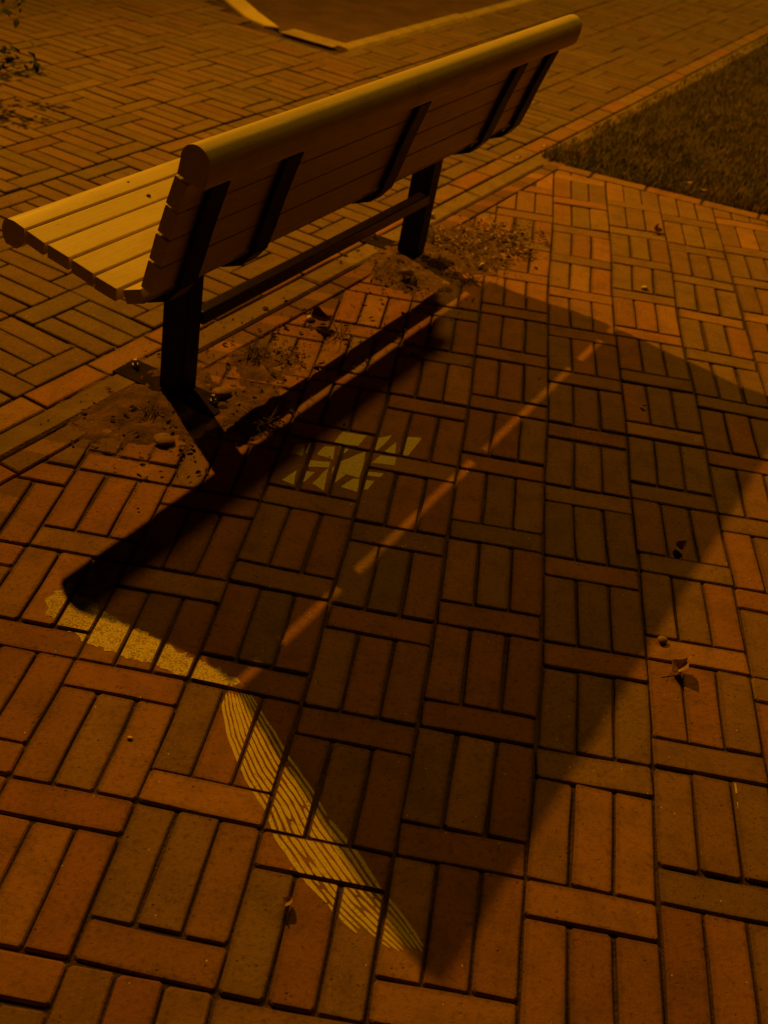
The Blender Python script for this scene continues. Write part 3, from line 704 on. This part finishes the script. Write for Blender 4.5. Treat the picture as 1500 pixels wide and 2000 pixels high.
# ------------------------------------------------------------------ loose sand around the posts
def mound(name, spots, label, step=.007, seed=1.0):
    xs = [s_[0] for s_ in spots]; ys = [s_[1] for s_ in spots]; m = max(s_[2] for s_ in spots) + .05
    x0, x1, y0, y1 = min(xs) - m, max(xs) + m, min(ys) - m, max(ys) + m
    nx = int((x1 - x0) / step); ny = int((y1 - y0) / step); idx = {}; V = []; Fc = []
    def H(x, y):
        h = 0
        for cx, cy, r, hh in spots:
            d_ = math.hypot(x - cx, y - cy) / r; h = max(h, hh * max(0, 1 - d_ * d_)) if d_ < 1 else h
        return -0.009 + h * 1.35 + .0040 * fbm(x, y, 13, seed) + .0034 * fbm(x, y, 48, seed + 3)
    for j in range(ny + 1):
        for i in range(nx + 1):
            x = x0 + i * step; y = y0 + j * step; V.append((x, y, H(x, y)))
    for j in range(ny):
        for i in range(nx):
            a = j * (nx + 1) + i; q = (a, a + 1, a + nx + 2, a + nx + 1)
            if max(V[k][2] for k in q) > -.0075: Fc.append(q)
    me = bpy.data.meshes.new(name); me.from_pydata(V, [], Fc)
    bm = bmesh.new(); bm.from_mesh(me); bmesh.ops.delete(bm, geom=[v for v in bm.verts if not v.link_faces], context='VERTS'); bm.to_mesh(me); bm.free()
    for p in me.polygons: p.use_smooth = True
    o = link(name, me, M_DIRT); tag(o, label, 'sand', kind='stuff'); return o
def bs(s, q, r, h): p = B(s, q); return (p.x, p.y, r, h)
mound('loose_sand', [bs(-.10, .01, .24, .0115), bs(.03, .14, .19, .011), bs(.25, .08, .15, .0098), bs(.02, -.05, .18, .010)], 'loose sand spilled over the bricks round the near post', seed=1.3)
mound('loose_sand', [bs(1.13, .02, .22, .0115), bs(1.26, .16, .17, .0115), bs(1.0, .08, .18, .011), bs(1.42, .12, .17, .0095), bs(1.32, -.02, .15, .0085)], 'loose sand and earth round the far post', seed=4.1)

# ------------------------------------------------------------------ litter
def leaf_mesh(name, L, Wd, curl, rr_, mat, bend=0.25):
    n_ = 7; V = []; Fc = []
    for i in range(n_):
        t = i / (n_ - 1); w_ = Wd * math.sin(math.pi * min(.97, .06 + t * .92)) ** .8 * (.85 + .3 * rr_.random())
        for k in (-1, -.5, 0, .5, 1):
            z = curl * abs(k) ** 1.6 * Wd * (1 + .5 * math.sin(t * 5 + k)) + bend * L * (t - .5) ** 2 + rr_.uniform(-.04, .04) * Wd
            V.append(((t - .5) * L, k * w_ / 2, z + .001))
    for i in range(n_ - 1):
        for k in range(4): a = i * 5 + k; Fc.append((a, a + 1, a + 6, a + 5))
    me = mesh(name, V, Fc, True); me.materials.append(mat); return me
def put(name, me, xy, z, rot, label, cat, group=None):
    o = link(name, me); o.location = (xy[0], xy[1], z); o.rotation_euler = rot; tag(o, label, cat, group); return o
rl_ = random.Random(21)
def pebble_mesh(name, r, mat, flat=.6, rr_=rl_):
    bm = bmesh.new(); bmesh.ops.create_icosphere(bm, subdivisions=2, radius=r)
    sx, sy = rr_.uniform(.8, 1.3), rr_.uniform(.7, 1.0); sd = rr_.random() * 50
    for v in bm.verts:
        k = 1 + .35 * noise.noise(v.co / r * 1.1 + Vector((sd, 0, 0))); v.co = Vector((v.co.x * sx * k, v.co.y * sy * k, v.co.z * flat * k))
    me = bpy.data.meshes.new(name); bm.to_mesh(me); bm.free(); me.materials.append(mat)
    for p in me.polygons: p.use_smooth = True
    return me
S_ = SPOTS
put('dry_leaf', leaf_mesh('leaf', .040, .030, .55, rl_, M_LEAF, .5), S_['leaf_big'], .004, (.1, -.25, .75), 'curled tan dry leaf lying on the bricks at right, largest leaf', 'leaf')
st_ = put('leaf_stalk', mesh('stalk', [(0, 0, 0), (.03, .004, 0), (.03, .006, .001), (0, .0015, .0015)], [(0, 1, 2, 3)]), (S_['leaf_big'][0] - .035, S_['leaf_big'][1] - .032), .003, (0, 0, .3), 'thin dark stalk beside the curled tan leaf', 'stalk'); st_.data.materials.append(M_TWIG)
put('pebble', pebble_mesh('pebble', .009, M_STONE, .5), S_['stone'], .006, (0, 0, .4), 'round pale pebble just above the curled tan leaf', 'pebble')
put('dry_leaf', leaf_mesh('leaf', .026, .022, .6, rl_, M_LEAFR, .6), S_['leaf_red'], .005, (.2, .2, 2.0), 'small reddish curled leaf in the right part of the bench shadow', 'leaf')
put('dry_leaf', leaf_mesh('leaf', .022, .008, .5, rl_, M_PALE, .5), S_['twig'], .006, (.5, .1, 2.2), 'small bright folded leaf on grey bricks at the upper right of the shadow', 'leaf')
put('dry_leaf', leaf_mesh('leaf', .022, .014, .6, rl_, M_LEAF, .4), S_['leaf_small'], .006, (.3, .2, 1.1), 'small tan leaf on a brick joint in the lower left foreground', 'leaf')
put('dry_leaf', leaf_mesh('leaf', .032, .02, .8, rl_, M_LEAFR, .8), S_['leaf_far'], .006, (.3, .4, .3), 'small dark curled leaf on a brick row below the grass', 'leaf')
put('dry_leaf', leaf_mesh('leaf', .055, .034, .9, rl_, M_LEAFD, .9), (S_['leaf_bench'][0] + .005, S_['leaf_bench'][1] - .008), .010, (.5, .2, .2), 'dark crumpled leaf under the middle of the stretcher bar', 'leaf')
put('pebble', pebble_mesh('pebble', .011, M_PALE, .7), (S_['leaf_bench'][0] - .022, S_['leaf_bench'][1] + .006), .008, (0, 0, 1), 'pale pebble beside the dark crumpled leaf under the bench', 'pebble')
put('paper_scrap', leaf_mesh('scrap', .055, .03, .8, rl_, M_PALE, .5), S_['foil'], .010, (.3, .1, .5), 'pale crumpled scrap of paper on the sand near the far post', 'scrap')
put('brick_fragment', pebble_mesh('fragment', .022, M_FRAG, .40), S_['stone_post'], .012, (0, .1, .9), 'broken stone fragment on the sand behind the near post', 'stone')
put('brick_fragment', pebble_mesh('fragment', .030, M_FRAG, .20), S_['stone_left'], .008, (0, .1, .2), 'flat broken stone on the sand left of the near post shadow', 'stone')
put('pale_crumb', pebble_mesh('crumb', .0045, M_PALE, .4), S_['speck_y'], .003, (0, 0, 0), 'tiny bright crumb on a red brick at the lower left', 'crumb')
put('bud', pebble_mesh('bud', .009, M_PALE, .6), S_['bud'], .006, (0, 0, .3), 'small pale bud on an orange brick above the shadow', 'bud')
for k, (nm, lab) in enumerate((('leaf_e', 'thin pale leaf at the grass edge, lower of two'), ('leaf_e2', 'thin pale leaf at the grass edge, upper of two'), ('leaf_k', 'pale leaf on the kerb stones left of the lawn corner'), ('leaf_k2', 'pale leaf at the tip of the lawn corner'))):
    put('dry_leaf', leaf_mesh('leaf', .045 if k < 2 else .03, .012, .5, rl_, M_PALE, .5), S_[nm], .010, (.3, .1, 2.6 + k * .4), lab, 'leaf')
put('pebble', pebble_mesh('pebble', .014, M_PALE, .7), S_['pale_k'], .010, (0, 0, 1), 'bright pebble on the kerb stones just right of the far post', 'pebble')
put('pebble', pebble_mesh('pebble', .010, M_PALE, .9), S_['pale_r'], .012, (0, 0, 1), 'bright pebble at the end of the litter right of the far post', 'pebble')
# leaf litter heap right of the far post, and twigs / weeds round both posts
def litter(name, centre_list, nL, mat, label, rr_, size=(.008, .024), zb=.004, cat='leaf litter'):
    V = []; Fc = []
    for i in range(nL):
        cs_, cq, rad = rr_.choice(centre_list); a = rr_.random() * 6.283; r_ = rad * rr_.random() ** .6
        p = B(cs_ + math.cos(a) * r_, cq + math.sin(a) * r_); L = rr_.uniform(*size); w_ = L * rr_.uniform(.35, .7)
        M = Matrix.Translation((p.x, p.y, zb + rr_.random() * .007)) @ Matrix.Rotation(rr_.random() * 6.283, 4, 'Z') @ Matrix.Rotation(rr_.gauss(0, .3), 4, 'X') @ Matrix.Rotation(rr_.gauss(0, .25), 4, 'Y')
        o0 = len(V)
        for v in ((-L / 2, 0, 0), (-L / 6, -w_ / 2, .1 * L), (L / 4, -w_ / 2.4, .12 * L), (L / 2, 0, 0), (L / 4, w_ / 2.4, .12 * L), (-L / 6, w_ / 2, .1 * L), (0, 0, -.02 * L)): V.append(tuple(M @ Vector(v)))
        for k in range(6): Fc.append((o0 + 6, o0 + k, o0 + (k + 1) % 6))
    o = link(name, mesh(name, V, Fc), mat); tag(o, label, cat, kind='stuff'); return o
HP = [(1.36, .17, .10), (1.46, .11, .12), (1.33, .05, .10), (1.42, .24, .07), (1.52, .16, .08)]
litter('leaf_litter', HP + [(1.25, .12, .10), (1.58, .2, .10)], 480, M_LEAFD, 'dark heap of leaf litter on the bricks right of the far post', random.Random(31), (.006, .021))
litter('pale_leaf_litter', HP, 170, M_LEAF, 'scattered pale leaf bits in the litter right of the far post', random.Random(32), (.006, .016), .012)
litter('leaf_litter_near', [(0.02, .20, .07), (-.12, .16, .10), (.28, .06, .08), (.32, .12, .06), (-.1, .05, .08)], 130, M_LEAFD, 'dark dried leaf bits on the sand round the near post', random.Random(33), (.005, .016))
litter('leaf_litter_far', [(1.0, .02, .08), (1.10, .19, .07), (.92, .10, .08), (1.22, .25, .05)], 140, M_LEAFD, 'dark dried leaf bits on the sand left of the far post', random.Random(34), (.005, .018))
litter('grass_clippings', [(0.1, .1, .30), (-.15, .08, .22), (1.05, .08, .26), (1.4, .12, .24), (.55, .12, .25)], 300, M_TWIG, 'fine dark twigs and dead grass scattered over the ground under the bench', random.Random(36), (.005, .022), .002)
def gravel(name, centres, n_, label, rr_):
    V = []; Fc = []
    base = [(1, 0, 0), (-1, 0, 0), (0, 1, 0), (0, -1, 0), (0, 0, 1), (0, 0, -1)]; fs = [(0, 2, 4), (2, 1, 4), (1, 3, 4), (3, 0, 4), (2, 0, 5), (1, 2, 5), (3, 1, 5), (0, 3, 5)]
    for i in range(n_):
        cs_, cq, rad = rr_.choice(centres); p = B(cs_ + rr_.gauss(0, rad), cq + rr_.gauss(0, rad)); r = rr_.uniform(.0012, .0042); o0 = len(V); a = rr_.random() * 6
        for b in base:
            x, y = b[0] * math.cos(a) - b[1] * math.sin(a), b[0] * math.sin(a) + b[1] * math.cos(a); V.append((p.x + x * r * rr_.uniform(.7, 1.2), p.y + y * r * rr_.uniform(.7, 1.2), .004 + b[2] * r * .8))
        Fc += [tuple(o0 + k for k in f) for f in fs]
    o = link(name, mesh(name, V, Fc), M_STONE); tag(o, label, 'grit', kind='stuff')
gravel('grit', [(0, .08, .16), (.3, .1, .14), (1.1, .08, .13), (1.35, .14, .12), (.6, .1, .2)], 700, 'fine grit scattered over the sand under the bench', random.Random(41))
def weed(loc, n_, L, label, rr_):
    V = []; Fc = []
    for i in range(n_):
        a = rr_.random() * 6.283; ln_ = L * rr_.uniform(.5, 1.1); d_ = Vector((math.cos(a), math.sin(a), 0)); sd = Vector((-d_.y, d_.x, 0)); o0 = len(V); p0 = Vector(loc) + sd * rr_.uniform(-.02, .02) + d_ * rr_.uniform(-.02, .02); rise = rr_.uniform(.15, .7); cv = rr_.uniform(-.4, .4)
        for k in range(5):
            t = k / 4; p = p0 + d_ * ln_ * t + sd * cv * ln_ * t * t + Vector((0, 0, .002 + ln_ * rise * math.sin(t * 2.6) * .5)); w_ = .0016 * (1 - t * .8)
            V += [tuple(p - sd * w_), tuple(p + sd * w_)]
        for k in range(4): q = o0 + 2 * k; Fc.append((q, q + 1, q + 3, q + 2))
    o = link('weed_tuft', mesh('weed', V, Fc), M_TWIG); tag(o, label, 'weed', 'dry weed tufts under the bench'); return o
rw = random.Random(51)
for (s, q, n_, L, lab) in ((.02, .235, 34, .07, 'dry dark weed tuft in front of the base of the near post'), (.27, .03, 40, .075, 'dry weed tuft on the sand between the near post and the middle'), (.98, .08, 30, .08, 'dry weed tuft left of the base of the far post'), (1.10, .24, 26, .05, 'dry weed tuft at the right end of the black seat shadow'), (1.30, -.02, 24, .05, 'dry weed tuft behind the far post beside the kerb stones'), (-.12, .02, 24, .05, 'dry weed tuft left of the near base plate'), (.5, .14, 14, .10, 'sparse thin weed stems under the middle of the bench')):
    weed(B(s, q, .003), n_, L, lab, rw)

# ------------------------------------------------------------------ shrub at the left edge
shrub = empty('shrub', F(SHRUB[0], SHRUB[1])); tag(shrub, 'dark leafy shrub entering at the upper left edge', 'shrub')
rs = random.Random(61); V = []; Fc = []; SV = []; SF = []
tips = []
def tube(a, b, r0, r1):
    d_ = (b - a).normalized(); u = d_.orthogonal().normalized(); v = d_.cross(u); o0 = len(SV)
    for p, r in ((a, r0), (b, r1)):
        for k in range(5): an = k * 1.2566; SV.append(tuple(p + u * math.cos(an) * r + v * math.sin(an) * r))
    for k in range(5): SF.append((o0 + k, o0 + (k + 1) % 5, o0 + 5 + (k + 1) % 5, o0 + 5 + k))
base = F(SHRUB[0], SHRUB[1]) - Vector(shrub.location)
for i in range(28):
    a = rs.random() * 6.283; p = Vector(base) + Vector((math.cos(a), math.sin(a), 0)) * .04; d_ = Vector((math.cos(a) * rs.uniform(.3, 1), math.sin(a) * rs.uniform(.3, 1), rs.uniform(.5, 1.3))).normalized()
    L = rs.uniform(.30, .62); n_ = 8
    for k in range(n_):
        q = p + d_ * L / n_; tube(p, q, .004 * (1 - k / n_) + .001, .004 * (1 - (k + 1) / n_) + .001); p = q; d_ = (d_ + Vector((rs.gauss(0, .16), rs.gauss(0, .16), rs.gauss(-.05, .12)))).normalized()
        if k > 0:
            for m in range(9): tips.append((p + Vector((rs.gauss(0, .02), rs.gauss(0, .02), rs.gauss(0, .02))), d_))
for p, d_ in tips:
    L = rs.uniform(.024, .048); w_ = L * .6; M = Matrix.Translation(p) @ Matrix.Rotation(rs.random() * 6.283, 4, 'Z') @ Matrix.Rotation(rs.uniform(-.9, .9), 4, 'Y') @ Matrix.Rotation(rs.uniform(-.7, .7), 4, 'X'); o0 = len(V)
    for v in ((0, 0, 0), (L * .45, -w_ / 2, .05 * L), (L, 0, -.08 * L), (L * .45, w_ / 2, .05 * L)): V.append(tuple(M @ Vector(v)))
    Fc += [(o0, o0 + 1, o0 + 2), (o0, o0 + 2, o0 + 3)]
o = link('foliage', mesh('foliage', V, Fc), M_SHRUB, shrub); o['kind'] = 'stuff'
link('stems', mesh('stems', SV, SF), M_TWIG, shrub)
